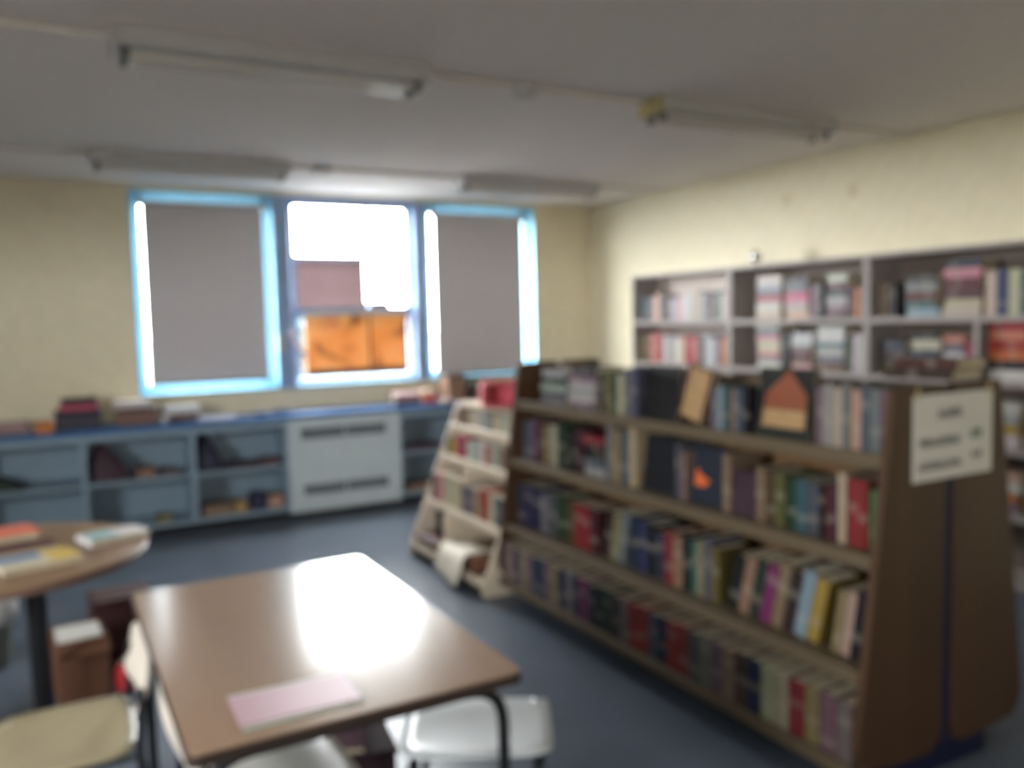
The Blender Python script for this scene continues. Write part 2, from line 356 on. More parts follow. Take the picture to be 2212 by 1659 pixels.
# front sheet built around the slots
def sheet(x0, x1, z0, z1): m.box(x0, x1, 0, .012, z0, z1)
sheet(0, rw, bz0, .18); sheet(0, rw, .265, .635); sheet(0, rw, .725, bz1)
for z0, z1 in ((.18, .265), (.635, .725)):
    xs = sorted([s for s in SL if s[2] == z0]); prev = 0
    for s in xs: sheet(prev, s[0], z0, z1); prev = s[1]
    sheet(prev, rw, z0, z1)
m.build('front_panel', M_rad, rc)
B(0, .012, .012, .40, bz0, bz1).build('side_panel', M_rad, rc); B(rw-.012, rw, .012, .40, bz0, bz1).build('side_panel', M_rad, rc)
B(.012, rw-.012, .07, .075, .06, bz1-.01).build('inner_liner', M_dark, rc)
B(.0, rw, .06, .08, 0, .05).build('toe_kick', M_kick, rc)
slat = MB().box(-.003, .003, .002, .010, 0, 1).mesh('slat'); slat.materials.append(M_rad)
for x0, x1, z0, z1 in SL:
    n_ = 13
    gm = MB(); gm.box(x0-.006, x1+.006, -.003, -.0003, z0-.006, z0); gm.box(x0-.006, x1+.006, -.003, -.0003, z1, z1+.006); gm.box(x0-.006, x0, -.003, -.0003, z0, z1); gm.box(x1, x1+.006, -.003, -.0003, z0, z1)
    gr = gm.build('grille', M_rad, rc)
    for k in range(1, n_):
        o = bpy.data.objects.new('slat', slat); C.objects.link(o); o.parent = gr; o.location = (x0+(x1-x0)*k/n_, 0, z0); o.scale = (1, 1, z1-z0)

# ------------------------------------------------------------------ books
PAL = {'black': (24, 24, 28), 'navy': (38, 44, 84), 'slate': (92, 98, 114), 'grey': (140, 138, 134), 'pale grey': (186, 184, 180), 'white': (218, 212, 206),
       'cream': (212, 196, 164), 'tan': (168, 138, 104), 'brown': (104, 74, 52), 'dark brown': (64, 46, 38), 'maroon': (96, 36, 44), 'red': (178, 42, 44), 'crimson': (196, 36, 78),
       'orange': (214, 110, 48), 'coral': (216, 122, 98), 'peach': (224, 178, 146), 'yellow': (214, 168, 50), 'olive': (122, 106, 52), 'green': (84, 128, 66), 'dark green': (42, 70, 50),
       'teal': (62, 104, 112), 'pale blue': (156, 184, 200), 'blue': (48, 66, 106), 'purple': (70, 50, 74), 'indigo': (62, 56, 92), 'mauve': (140, 112, 122), 'pink': (214, 144, 152), 'hot pink': (218, 62, 122), 'magenta': (150, 48, 104), 'lavender': (190, 178, 196)}
cov = MB()
cov.box(0, .045, -.5, .5, 0, 1); cov.box(.045, 1, -.5, -.42, 0, 1); cov.box(.045, 1, .42, .5, 0, 1)
COVER = cov.mesh('book'); COVER.materials.append(M_book)
PAGES = MB().box(.045, .965, -.42, .42, .015, .985).mesh('pages'); PAGES.materials.append(M_pages)
nbooks = [0]
def book(loc, dims, col, label, group, rot=(0, 0, 0)):
    """dims = depth (away from spine), thickness, height; spine looks to -x"""
    o = bpy.data.objects.new('book', COVER); C.objects.link(o)
    o.location = loc; o.rotation_euler = rot; o.scale = dims
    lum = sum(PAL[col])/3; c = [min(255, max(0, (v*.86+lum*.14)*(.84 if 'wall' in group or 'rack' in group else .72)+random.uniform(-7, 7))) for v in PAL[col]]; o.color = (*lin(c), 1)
    p = bpy.data.objects.new('pages', PAGES); C.objects.link(p); p.parent = o
    tag(o, label, 'book', group); nbooks[0] += 1
    return o
class Row:
    """books along a shelf that runs in -y, seen from the room side (spines to -x)"""
    def __init__(s, x, z, where, group): s.x = x; s.z = z; s.where = where; s.group = group; s.n = 0; s.st = 0
    def cut(s, cols):
        # keep the books thick enough to tell apart in the photo
        k = {'books in the wall bookcases': 3, 'books on the cream display rack': 5}.get(s.group, 4)
        return [c for i, c in enumerate(cols) if i % k != k-1] if len(cols) > 3 else cols
    def lab(s, col, extra=''):
        s.n += 1
        return '%s%s book, %s upright from far end, %s' % (extra, col, ordw(s.n), s.where)
    def v(s, y0, y1, cols, h=.22, d=.16, tilt=0, dh=.02, inset=0):
        cols = s.cut(cols); n = len(cols); step = (y0-y1)/n; y = y0
        for c in cols:
            hh = h+random.uniform(-dh, dh); t = step*random.uniform(.90, .97)
            if tilt:
                a = math.radians(tilt); th = t*math.cos(a)
                yb = y-step/2; o = book((s.x+inset, yb, s.z+.0015+th/2*abs(math.sin(a))), (d, th, hh), c, s.lab(c, 'leaning '), s.group, (a, 0, 0))
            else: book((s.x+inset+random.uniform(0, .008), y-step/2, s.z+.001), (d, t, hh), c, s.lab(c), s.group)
            y -= step
    def stack(s, y0, y1, cols, t=.03, d=.16, inset=0):
        s.st += 1; z = s.z+.001; k = 0; n0 = len(cols); cols = s.cut(cols); t *= n0/len(cols)*.97
        for c in cols:
            k += 1; tt = t*random.uniform(.8, 1.25); L = (y0-y1)*random.uniform(.88, 1.0); yc = (y0+y1)/2+random.uniform(-.008, .008)
            lab = '%s book, %s up in %s flat pile, %s' % (c, ordw(k), ordw(s.st), s.where)
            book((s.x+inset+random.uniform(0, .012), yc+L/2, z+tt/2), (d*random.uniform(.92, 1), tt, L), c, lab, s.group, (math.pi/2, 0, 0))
            z += tt+.0008
        return z
    def face(s, y0, y1, col, h, lab, t=.025, lean=-8, roll=0, inset=.03):
        # front cover turned to the room; leans back a little
        wd = y0-y1
        o = book((0, 0, 0), (wd, t, h), col, lab, s.group)
        a = math.radians(-lean)
        o.matrix_world = Matrix.Translation((s.x+inset, y0, s.z+.002)) @ Matrix.Translation((0, 0, wd*math.sin(math.radians(roll)))) @ Matrix.Rotation(math.radians(roll), 4, 'X') @ Matrix.Rotation(a, 4, 'Y') @ Matrix.Rotation(-math.pi/2, 4, 'Z') @ Matrix.Diagonal((wd, t, h, 1))
        return o

# ------------------------------------------------------------------ brown double-sided bookcase
BX0, BXT, BXC, BXE, BY0, BY1, BZT = 2.095, 2.262, 2.53, 2.965, 1.70, 4.10, 1.32
bc = thing('book_island', 'brown double-sided slanted bookcase on a navy plinth, filled with books', 'bookcase', (BXC, (BY0+BY1)/2, 0))
def xf(z): return BX0+(BXT-BX0)*(z-.1)/(BZT-.1)
def rounded(pts, rads, n=5):
    out = []
    for i, p in enumerate(pts):
        p = Vector(p); a = Vector(pts[i-1])-p; c = Vector(pts[(i+1) % len(pts)])-p; d = rads[i]
        if d <= 0: out.append(tuple(p)); continue
        a = p+a.normalized()*d; c = p+c.normalized()*d
        for k in range(n+1):
            t = k/n; q = a*(1-t)**2+p*2*t*(1-t)+c*t*t; out.append((q.x, q.y))
    return out
def loc(o): o.matrix_parent_inverse = Matrix.Translation(bc.location).inverted(); return o
for ya, yb in ((BY0, BY0+.028), (BY1-.028, BY1)):
    for s in (-1, 1):
        pts = [(BXC+s*.022, .10), (BXC+s*.022, BZT), (BXC+s*(BXC-BXT), BZT), (BXC+s*(BXC-BX0), .13)]
        pts = rounded(pts, [.1, .01, .03, .12])
        if s < 0: pts = list(reversed(pts))
        loc(MB().prism(list(reversed(pts)), 'y', ya, yb).build('end_panel', M_wood, bc))
    loc(B(BXC-.0215, BXC+.0215, ya+(.006 if ya < 2 else 0), yb-(0 if ya < 2 else .006), .10, BZT-.02).build('end_post', M_navy, bc))
loc(B(BXC-.010, BXC+.010, BY0+.028, BY1-.028, .11, BZT-.022).build('centre_board', mat('orange_brown_board', (110, 82, 54), .5, .15, 6, stretch=(1, .15, 1)), bc))
loc(B(BXC-.27, BXC+.29, BY0+.05, BY1-.05, 0, .10).build('plinth', M_navy, bc))
SZ = [.135, .43, .79, 1.105]
for s in (-1, 1):
    for z in SZ:
        x0 = xf(z)+.012
        a, b = (x0, BXC-.010) if s < 0 else (BXC+.010, 2*BXC-x0)
        sh_ = loc(B(a, b, BY0+.028, BY1-.028, z-.028, z).build('shelf', M_woodsh, bc))
        e0 = a-.010 if s < 0 else b
        RB(e0, e0+.010, BY0+.028, BY1-.028, z-.04, z+.008, .002).build('shelf_lip', M_woodsh, sh_)
G = 'books on the brown island bookcase'
R1 = Row(xf(1.105)+.045, 1.105, 'brown bookcase top shelf', G)
R1.stack(3.88, 3.62, ['grey', 'slate', 'pale grey', 'grey', 'dark green', 'pale grey'], .033, .18)
R1.stack(3.60, 3.36, ['mauve', 'white', 'pale grey', 'black', 'white', 'mauve', 'black'], .030, .18)
R1.v(3.33, 3.03, ['black', 'olive', 'dark green', 'brown', 'cream', 'mauve', 'slate'], .21)
R1.face(3.01, 2.78, 'black', .235, 'large black book shown face-out on the brown bookcase top shelf')
tb = R1.face(2.76, 2.60, 'maroon', .225, 'tilted tan-fronted book with maroon edges on the brown bookcase top shelf', roll=14, lean=-6, inset=.02)
B(.12, .88, -.56, -.50, .04, .97).build('cover_print', mat('tan_print', (168, 134, 94), .6, .15, 6), tb)
R1.v(2.545, 2.34, ['grey', 'pale blue', 'teal', 'green', 'tan', 'slate', 'black'], .17, dh=.012)
hb = R1.face(2.31, 2.05, 'black', .255, 'dark face-out book picturing a house gable on the top shelf', inset=.01)
MB().prism([(.16, .42), (.9, .42), (.9, .62), (.55, .98), (.16, .62)], 'y', -.56, -.50).build('house_print', mat('rust_print', (134, 74, 50), .6), hb)
B(.14, .9, -.56, -.50, .16, .41).build('lower_print', mat('tan_print', (150, 124, 84), .6), hb)
R1.v(2.03, 1.735, ['mauve', 'pale grey', 'cream', 'pale blue', 'grey', 'peach', 'slate', 'yellow', 'grey', 'mauve'], .205, dh=.012)

R2 = Row(xf(.79)+.075, .79, 'brown bookcase second shelf', G)
R2.v(4.06, 3.63, ['slate', 'mauve', 'maroon', 'maroon', 'tan', 'cream', 'dark green', 'teal'], .215)
R2.v(3.62, 3.47, ['dark brown', 'black', 'maroon'], .21)
R2.stack(3.455, 3.27, ['pale grey', 'slate', 'black', 'cream', 'maroon', 'red'], .034, .15)
R2.v(3.255, 3.02, ['grey', 'tan', 'slate', 'slate', 'peach'], .25)
R2.face(3.00, 2.77, 'black', .245, 'large black book shown face-out on second shelf of brown bookcase')
R2.v(2.75, 2.69, ['slate', 'tan'], .22)
fb = R2.face(2.68, 2.49, 'navy', .23, 'dark blue face-out book with an orange flame on the second shelf')
MB().prism([(.1, .3), (.45, .3), (.55, .42), (.3, .5), (.12, .62)], 'y', -.56, -.50).build('flame_print', mat('flame_print', (216, 104, 52), .6), fb)
R2.v(2.475, 2.43, ['tan'], .21)
R2.face(2.42, 2.30, 'purple', .17, 'small dark purple book shown face-out on the second shelf', inset=.01)
R2.v(2.29, 2.15, ['tan', 'brown', 'olive', 'tan'], .20)
R2.v(2.145, 2.0, ['dark green', 'teal', 'slate', 'teal'], .185, dh=.008)
R2.v(2.0, 1.925, ['black', 'maroon', 'maroon'], .19, dh=.006)
R2.v(1.92, 1.885, ['cream'], .235, dh=0)
R2.v(1.88, 1.80, ['red', 'red'], .225, dh=.004)
R2.v(1.797, 1.738, ['green', 'green'], .20, dh=.004)

R3 = Row(xf(.43)+.085, .43, 'brown bookcase third shelf', G)
R3.v(4.06, 3.57, ['indigo', 'indigo', 'navy', 'orange', 'grey', 'slate', 'dark green', 'black'], .215)
R3.v(3.56, 3.28, ['brown', 'red', 'red', 'pale grey', 'maroon'], .20)
R3.v(3.24, 3.07, ['dark brown', 'tan', 'grey'], .22, tilt=12)
R3.v(3.02, 2.67, ['navy', 'blue', 'black', 'yellow', 'indigo', 'red', 'tan', 'slate'], .225)
R3.v(2.665, 2.45, ['black', 'teal', 'tan', 'yellow', 'slate', 'olive'], .235)
R3.v(2.40, 1.965, ['black', 'tan', 'dark green', 'navy', 'magenta', 'tan', 'dark brown', 'pale blue', 'pale blue', 'yellow'], .235, tilt=13, dh=.015)
R3.v(1.91, 1.80, ['tan', 'peach', 'black'], .225, tilt=9, dh=.01)
R3.v(1.758, 1.735, ['black'], .21, dh=.01)

R4 = Row(xf(.135)+.02, .135, 'brown bookcase bottom shelf', G)
seq = ['mauve', 'tan', 'indigo', 'mauve', 'tan', 'mauve', 'navy', 'grey', 'indigo', 'mauve', 'tan', 'navy', 'navy', 'grey', 'purple', 'magenta', 'magenta', 'purple', 'dark green', 'slate', 'dark green',
       'purple', 'mauve', 'indigo', 'red', 'red', 'slate', 'red', 'navy', 'red', 'red', 'maroon', 'slate', 'grey', 'mauve', 'maroon', 'tan', 'brown', 'navy', 'navy', 'cream', 'cream', 'red', 'maroon', 'tan', 'mauve', 'mauve']
R4.v(4.06, 1.74, seq, .195, .18, dh=.006)
# odds and ends lying on top
for k, (c, y0, y1, t) in enumerate((('dark brown', 2.02, 1.76, .035), ('maroon', 1.99, 1.75, .03))):
    book((2.62+.01*k, y0, BZT+.0165 + k*.036), (.17, t, y0-y1), c, '%s book lying %s on top of the brown bookcase near its sign' % (c, ('flat', 'crosswise')[k]), 'books lying on top of the bookcase', (math.pi/2, 0, 0))

# paper sign on the near end panel
sg = thing('paper_sign', 'white paper sign with three hand-lettered lines on bookcase end panel', 'sign', (2.342, BY0-.0022, 1.015))
B(0, .405, -.001, .001, 0, .275).build('sheet', M_paper, sg)
def scribble(x, z, n, cw, h, m):
    # letter-like strokes: the lettering itself is too blurred in the photo to read
    mb = MB()
    for k in range(n):
        x0 = x+k*cw; st = .0045; q = random.random()
        mb.box(x0, x0+st, -.0022, -.0012, z, z+h)
        if q < .7: mb.box(x0+cw*.62, x0+cw*.62+st, -.0022, -.0012, z, z+h*(1 if q < .4 else .55))
        if q > .2: mb.box(x0+st, x0+cw*.62, -.0022, -.0012, z+h*random.choice((0, .45, .9)), z+h*random.choice((0, .45, .9))*0+z*0+z+h*.12 if False else z+h)  if q > .93 else mb.box(x0+st, x0+cw*.62, -.0022, -.0012, z+h*.46, z+h*.60)
    mb.build('lettering', m, sg)
scribble(.125, .195, 5, .024, .034, M_ink); scribble(.03, .108, 9, .023, .030, M_ink); scribble(.29, .118, 3, .024, .032, M_inkg)
scribble(.03, .032, 9, .024, .030, M_ink); scribble(.30, .050, 2, .026, .030, M_ink)
for x in (.012, .378): B(x, x+.016, -.0025, -.0012, .262, .300).build('tape', mat('clear_tape', (190, 170, 130), .3), sg)

# ------------------------------------------------------------------ cream slanted rack behind the bookcase
RY0, RY1 = 4.135, 5.25
rk = thing('display_rack', 'cream slanted display rack with a few books behind brown bookcase', 'rack', (2.3, (RY0+RY1)/2, 0))
def rl(o): o.matrix_parent_inverse = Matrix.Translation(rk.location).inverted(); return o
def rx(z): return 2.035+.385*(z-.065)/.935
for ya, yb in ((RY0, RY0+.022), (RY1-.022, RY1)):
    pts = rounded([(rx(.04)+.01, .005), (2.72, .005), (2.72, 1.01), (rx(1.01), 1.01), (rx(.065), .065)], [.02, 0, .02, .05, .01])
    rl(MB().prism(pts, 'y', ya, yb).build('end_panel', M_cream, rk))
rl(B(2.70, 2.718, RY0+.022, RY1-.022, .03, 1.0).build('back_board', M_cream, rk))
RS = [.075, .355, .645, .84]
for z in RS:
    sh_ = rl(B(rx(z)+.012, 2.70, RY0+.022, RY1-.022, z-.016, z).build('shelf', M_cream, rk))
    RB(rx(z)-.002, rx(z)+.012, RY0+.022, RY1-.022, z-.02, z+.028, .003).build('shelf_lip', M_cream, sh_)
rl(B(rx(.1)+.02, 2.70, RY0+.022, RY1-.022, .005, .058).build('base_board', mat('dark_brown_base', (62, 44, 40), .6), rk))
rl(B(rx(.985)+.01, 2.70, RY0+.022, RY1-.022, .985, 1.002).build('top_board', M_cream, rk))
for z0, z1, y in ((.076, .338, 4.80), (.356, .628, 4.74)):
    rl(B(rx(z0)+.06, 2.699, y-.009, y+.009, z0, z1).build('divider', M_cream, rk))
GR = 'books on the cream display rack'
K4 = Row(rx(.84)+.05, .841, 'cream rack top shelf', GR); K4.v(5.20, 5.02, ['brown', 'brown', 'tan'], .125, .12, dh=.004); K4.v(5.0, 4.20, ['cream', 'pale grey', 'grey', 'cream', 'white', 'pale grey', 'cream', 'white', 'grey', 'cream'], .13, .12, dh=.004)
K3 = Row(rx(.645)+.035, .646, 'cream rack second shelf', GR); K3.v(5.21, 5.06, ['dark green', 'yellow'], .125, .14, dh=.01); K3.v(5.05, 4.90, ['crimson', 'crimson'], .165, .14, dh=.004); K3.v(4.89, 4.20, ['white', 'pale grey', 'white', 'red', 'white', 'pale grey', 'tan', 'maroon', 'white'], .145, .14, dh=.012)
K2 = Row(rx(.355)+.035, .356, 'cream rack third shelf', GR); K2.v(5.21, 4.76, ['maroon', 'pink', 'cream', 'cream', 'green', 'cream'], .20, .15); K2.v(4.72, 4.20, ['slate', 'mauve', 'tan', 'red', 'maroon', 'cream', 'slate'], .20, .15)
K1 = Row(rx(.075)+.06, .076, 'cream rack bottom shelf', GR); K1.v(5.21, 4.85, ['black', 'slate', 'black', 'navy'], .21, .16, inset=.12); K1.stack(5.20, 4.86, ['brown', 'maroon'], .04, .15, inset=-.045)
# draped paper and a little carton over the lip
ct = thing('small_carton', 'reddish brown carton under the crumpled sheet on the cream rack', 'box', (2.20, 4.50, .0762))
RB(-.13, .13, -.17, .17, 0, .10, .004).build('body', M_card, ct); RB(-.133, .133, -.173, .173, .1005, .115, .004).build('lid', M_card, ct)
prof = [(2.30, .1945), (2.20, .195), (2.12, .197), (2.062, .197), (2.035, .186), (2.020, .165), (2.010, .135), (2.004, .10), (1.996, .06), (1.985, .03)]
gv, gf = [], []
nv = 14
for i, (x, z) in enumerate(prof):
    for k in range(nv+1):
        t = k/nv; y = 4.36+.34*t+.02*math.sin(i*.7)
        n1 = noise.noise(Vector((i*.5, t*4, 2.2)))
        gv.append((x-(.012*abs(n1) if i > 3 else 0)-(.03*(1-t)*(i-4)/6 if i > 4 else 0), y, z+(.008*abs(n1)) + (.03*t*(i-5)/5 if i > 5 else 0)))
for i in range(len(prof)-1):
    for k in range(nv): a = i*(nv+1)+k; gf.append((a, a+1, a+nv+2, a+nv+1))
sh = MB().add(gv, gf); sh.smooth = True
so = sh.build('draped_paper', mat('cream_white_sheet', (226, 216, 200), .7, .05)); md = so.modifiers.new('thickness', 'SOLIDIFY'); md.thickness = .003
tag(so, 'crumpled cream sheet draped over the bottom lip of the cream rack', 'paper')
# pink tub on top of the rack
pk = thing('pink_tub', 'pink plastic tub lying on its side on top of the cream rack', 'tub', (2.52, 4.80, 1.0035))
hw, dp, hh, th = .125, .17, .165, .012
M_pink = mat('pink_plastic', (222, 108, 122), .4, .06)
pm = MB()
out = rounded([(-hw, 0), (hw, 0), (hw, hh), (-hw, hh)], [.03, .03, .045, .045], 5); inn = rounded([(-hw+th, th), (hw-th, th), (hw-th, hh-th), (-hw+th, hh-th)], [.025, .025, .04, .04], 5)
n_ = len(out)
pm.add([(x, -dp/2, z) for x, z in out]+[(x, dp/2, z) for x, z in out]+[(x, -dp/2, z) for x, z in inn]+[(x, dp/2-th, z) for x, z in inn],
       [(i, (i+1) % n_, n_+(i+1) % n_, n_+i) for i in range(n_)]+[(n_+i for i in range(n_))]*0+[tuple(reversed(range(n_, 2*n_)))]+
       [(2*n_+(i+1) % n_, 2*n_+i, 3*n_+i, 3*n_+(i+1) % n_) for i in range(n_)]+[tuple(range(3*n_, 4*n_))]+[(i, 2*n_+i, 2*n_+(i+1) % n_, (i+1) % n_) for i in range(n_)])
pm.build('shell', M_pink, pk)
RB(-hw-.012, hw+.012, -dp/2-.014, -dp/2, hh*.93, hh+.012, .004).build('rim', mat('salmon_plastic', (232, 140, 138), .4), pk)
pk.rotation_euler = (0, 0, math.radians(-22))

# ------------------------------------------------------------------ tall wall bookcases on the right
UX = 4.513; UXB = XR-.008
def unit(y1, y0, lab, back, dividers=()):
    t = thing('wall_bookcase', lab, 'bookcase', (UX, (y0+y1)/2, 0), 0, 'off-white bookcases along the right wall')
    def wl(o): o.matrix_parent_inverse = Matrix.Translation(t.location).inverted(); return o
    th = .022
    wl(B(UX, UXB, y0+.001, y0+th, 0, 1.91).build('side_panel', M_shelf, t)); wl(B(UX, UXB, y1-th, y1-.001, 0, 1.91).build('side_panel', M_shelf, t))
    wl(B(UXB-.008, UXB, y0+th, y1-th, .06, 1.89).build('back_panel', back, t))
    for z in (.06, .43, .79, 1.16, 1.515): wl(B(UX+.002, UXB-.008, y0+th, y1-th, z-.034, z).build('shelf', M_shelf, t))
    wl(B(UX+.001, UXB, y0+th, y1-th, 1.888, 1.91).build('top_panel', M_shelf, t))
    wl(B(UX+.03, UX+.045, y0+th, y1-th, 0, .03).build('toe_kick', M_shelf, t))
    for y, za, zb in dividers: wl(B(UX+.004, UXB-.008, y-.014, y+.014, za, zb).build('divider', M_shelf, t))
unit(6.05, 4.836, 'off-white wall bookcase nearest the corner, with upright books', M_shelfback_lit)
unit(4.834, 3.612, 'off-white wall bookcase in the middle, with flat piles of books', M_shelfback)
unit(3.610, 2.39, 'off-white wall bookcase at the right edge of the photo', M_shelfback, ((2.89, 1.161, 1.484),))
GW = 'books in the wall bookcases'
def W(z, where): return Row(UX+.05, z, where, GW)
a = W(1.515, 'corner wall bookcase upper shelf')
a.v(6.01, 5.66, ['slate', 'navy', 'navy', 'mauve', 'peach', 'pale grey', 'black'], .215)
a.v(5.655, 5.30, ['maroon', 'pale grey', 'white', 'pink', 'white', 'maroon', 'pale grey'], .205)
a.v(5.295, 5.24, ['peach'], .25); a.v(5.235, 4.87, ['pale grey', 'purple', 'mauve', 'maroon', 'dark green', 'green', 'pale grey', 'coral'], .21)
a = W(1.16, 'corner wall bookcase lower shelf')
a.v(6.01, 5.70, ['olive', 'brown', 'red', 'coral', 'red', 'orange'], .24); a.v(5.695, 5.42, ['white', 'grey', 'pale grey', 'white', 'cream'], .22)
a.v(5.415, 5.25, ['red', 'crimson', 'coral'], .23); a.v(5.245, 4.87, ['black', 'pale grey', 'peach', 'white', 'slate', 'orange', 'orange', 'olive'], .225)
a = W(1.515, 'middle wall bookcase upper shelf')
a.stack(4.61, 4.37, ['cream', 'white', 'peach', 'red', 'slate', 'white', 'pale grey', 'white', 'mauve'], .034, .18)
a.stack(4.33, 4.12, ['peach', 'pale grey', 'mauve', 'pink', 'hot pink', 'hot pink', 'slate', 'purple', 'red'], .034, .18)
a.v(4.10, 4.00, ['mauve', 'black'], .22)
a.stack(3.97, 3.80, ['maroon', 'mauve', 'pink', 'pale grey', 'black', 'teal', 'maroon', 'white', 'mauve'], .033, .18); a.v(3.785, 3.655, ['maroon', 'orange', 'brown'], .20)
a = W(1.16, 'middle wall bookcase lower shelf')
a.stack(4.61, 4.38, ['white', 'mauve', 'cream', 'peach', 'cream', 'white', 'pink', 'slate', 'white', 'white'], .031, .18)
a.v(4.365, 4.30, ['black'], .26); a.stack(4.28, 4.09, ['pink', 'brown', 'cream', 'maroon', 'mauve', 'tan', 'white', 'white'], .036, .18)
a.stack(4.06, 3.82, ['brown', 'slate', 'mauve', 'pale grey', 'teal', 'pale blue', 'white', 'white'], .036, .18); a.v(3.80, 3.66, ['dark green', 'lavender', 'pale grey'], .24)
a = W(1.515, 'rightmost wall bookcase upper shelf')
a.v(3.56, 3.44, ['tan', 'brown', 'black'], .20); a.stack(3.38, 3.15, ['pale blue', 'teal', 'orange', 'maroon', 'grey', 'black', 'dark brown'], .038, .18)
a.stack(3.12, 2.89, ['cream', 'cream', 'black', 'maroon', 'maroon', 'maroon', 'pink', 'navy'], .038, .18)
a.v(2.87, 2.43, ['cream', 'blue', 'teal', 'cream', 'slate', 'lavender', 'brown', 'orange', 'navy', 'pale blue'], .235)
a = W(1.16, 'rightmost wall bookcase lower shelf')
a.stack(3.55, 3.36, ['olive', 'dark brown', 'brown', 'dark brown', 'navy'], .04, .18); a.stack(3.34, 3.14, ['navy', 'pink', 'mauve', 'navy', 'cream', 'slate', 'black'], .036, .18)
a.stack(3.12, 2.99, ['pink', 'grey', 'teal', 'white', 'slate', 'coral', 'coral'], .036, .18); a.v(2.98, 2.915, ['crimson', 'purple'], .22)
a.stack(2.85, 2.63, ['white', 'black', 'pale grey', 'orange', 'red', 'cream', 'coral', 'red'], .036, .18); a.stack(2.61, 2.44, ['orange', 'white', 'yellow', 'maroon', 'red'], .04, .18)
a = W(.79, 'rightmost wall bookcase waist-high shelf')
a.stack(2.90, 2.66, ['white', 'yellow', 'indigo', 'pale grey', 'white', 'cream'], .042, .18); a.stack(2.63, 2.44, ['white', 'yellow', 'purple', 'white'], .045, .18)
a = W(.43, 'rightmost wall bookcase knee-high shelf')
a.stack(2.90, 2.66, ['mauve', 'orange', 'yellow', 'white', 'peach'], .042, .18); a.stack(2.63, 2.44, ['green', 'orange', 'white'], .045, .18)
og = thing('glass_ornament', 'small shiny silvered globe on a stand atop the wall bookcases', 'ornament', (4.56, 4.60, 1.9105))
MB().lathe([(.022, 0), (.022, .006), (.008, .010), (.008, .02)], n=16).build('stand', M_white, og)
MB().lathe([(.004, .019)]+[(.045*math.sin(math.pi*k/14), .064-.045*math.cos(math.pi*k/14)) for k in range(1, 14)]+[(.003, .109)], n=28).build('globe', mat('silvered_globe', (245, 245, 245), .06, .01, metal=.9, spec=.8), og)
for k, (y, z) in enumerate(((4.544, 2.384), (3.971, 2.375))):
    t = thing('wall_plug', ('round painted cover plate on right wall, nearer the window corner', 'round painted cover plate on right wall, nearer the camera')[k], 'cover plate', (XR-.0062, y, z), 0, 'cover plates high on the right wall')
    d = MB().lathe([(.045, 0), (.045, .004), (.034, .009), (.01, .010)], n=20).build('plate', mat('painted_plate', (228, 214, 178), .5), t); d.rotation_euler = (0, -math.pi/2, 0)
    q = MB().lathe([(.007, .009), (.006, .013)], n=8).build('screw', M_socket, t); q.rotation_euler = (0, -math.pi/2, 0)
nt_ = thing('wall_notice', 'white paper notice pinned on right wall beside the corner bookcase', 'notice', (XR-.008, 6.24, 1.36))
B(-.0015, .0, -.10, .10, 0, .29).build('sheet', M_paper, nt_); 
for y in (-.085, .085): MB().tube([(-.001, y, .275), (-.007, y, .275)], .005, 8).build('pin', M_chrome, nt_)

# ------------------------------------------------------------------ main table
tt = thing('school_table', 'brown laminate school table with black tubular legs', 'table', (.562, 2.308, 0), math.radians(.6))
hx, hy, TZ = .381, .595, .72
pl = rounded([(-hx, -hy), (hx, -hy), (hx, hy), (-hx, hy)], [.03]*4)
pi_ = rounded([(-hx+.003, -hy+.003), (hx-.003, -hy+.003), (hx-.003, hy-.003), (-hx+.003, hy-.003)], [.03]*4)
MB().prism(pi_, 'z', TZ-.004, TZ).build('top_surface', M_table, tt)
MB().prism(pl, 'z', TZ-.028, TZ-.004).build('edge_board', M_edge, tt)
for s in (-1, 1):
    y = s*(hy-.05)
    lf = MB().tube([(-hx+.035, y, .012), (-hx+.035, y, TZ-.043), (hx-.035, y, TZ-.043), (hx-.035, y, .012)], .0145, 12, bend=.10).build('leg_frame', M_black, tt)
    for e in (-1, 1): MB().lathe([(.018, 0), (.018, .02), (.0145, .025)], e*(hx-.035), y, 12).build('foot', mat('rubber_foot', (40, 40, 42), .8), lf)
for e in (-1, 1): B(e*.30-.012, e*.30+.012, -hy+.06, hy-.06, TZ-.052, TZ-.0285).build('side_rail', M_black, tt)
fo = thing('pink_folder', 'pink paper folder with pale green edge lying on the school table', 'folder', (.434, 1.853, TZ+.0008), math.radians(-.5))
B(-.131, .131, -.094, .090, 0, .002).build('green_sheet', mat('pale_green_paper', (186, 198, 180), .6), fo)
B(-.133, .131, -.080, .076, .0022, .005).build('pink_cover', mat('pink_card', (184, 138, 150), .45, .04), fo)

# ------------------------------------------------------------------ round table and what lies on it
RTX, RTY, RTZ, RTR = -.235, 3.672, .72, .53
rt = thing('round_table', 'round brown table with black legs at left edge of the photo', 'table', (RTX, RTY, 0))
MB().lathe([(RTR-.004, RTZ-.004), (RTR-.004, RTZ)], n=56).build('top_surface', mat('round_table_laminate', (140, 108, 82), .35, .12, 5, stretch=(.2, 1, 1)), rt)
MB().lathe([(RTR-.01, RTZ-.032), (RTR, RTZ-.028), (RTR, RTZ-.008), (RTR-.004, RTZ-.004)], n=56).build('edge_board', mat('worn_edge_band', (120, 92, 80), .4, .1), rt)
for a in (-50, 40, 130, 220):
    c_, s_ = math.cos(math.radians(a)), math.sin(math.radians(a))
    MB().tube([(.18*c_, .18*s_, RTZ-.034), (.185*c_, .185*s_, .04), (.20*c_, .20*s_, .0)], .021, 12).build('leg', M_black, rt)
MB().lathe([(.20, RTZ-.05), (.20, RTZ-.033)], n=24).build('mounting_ring', M_black, rt)
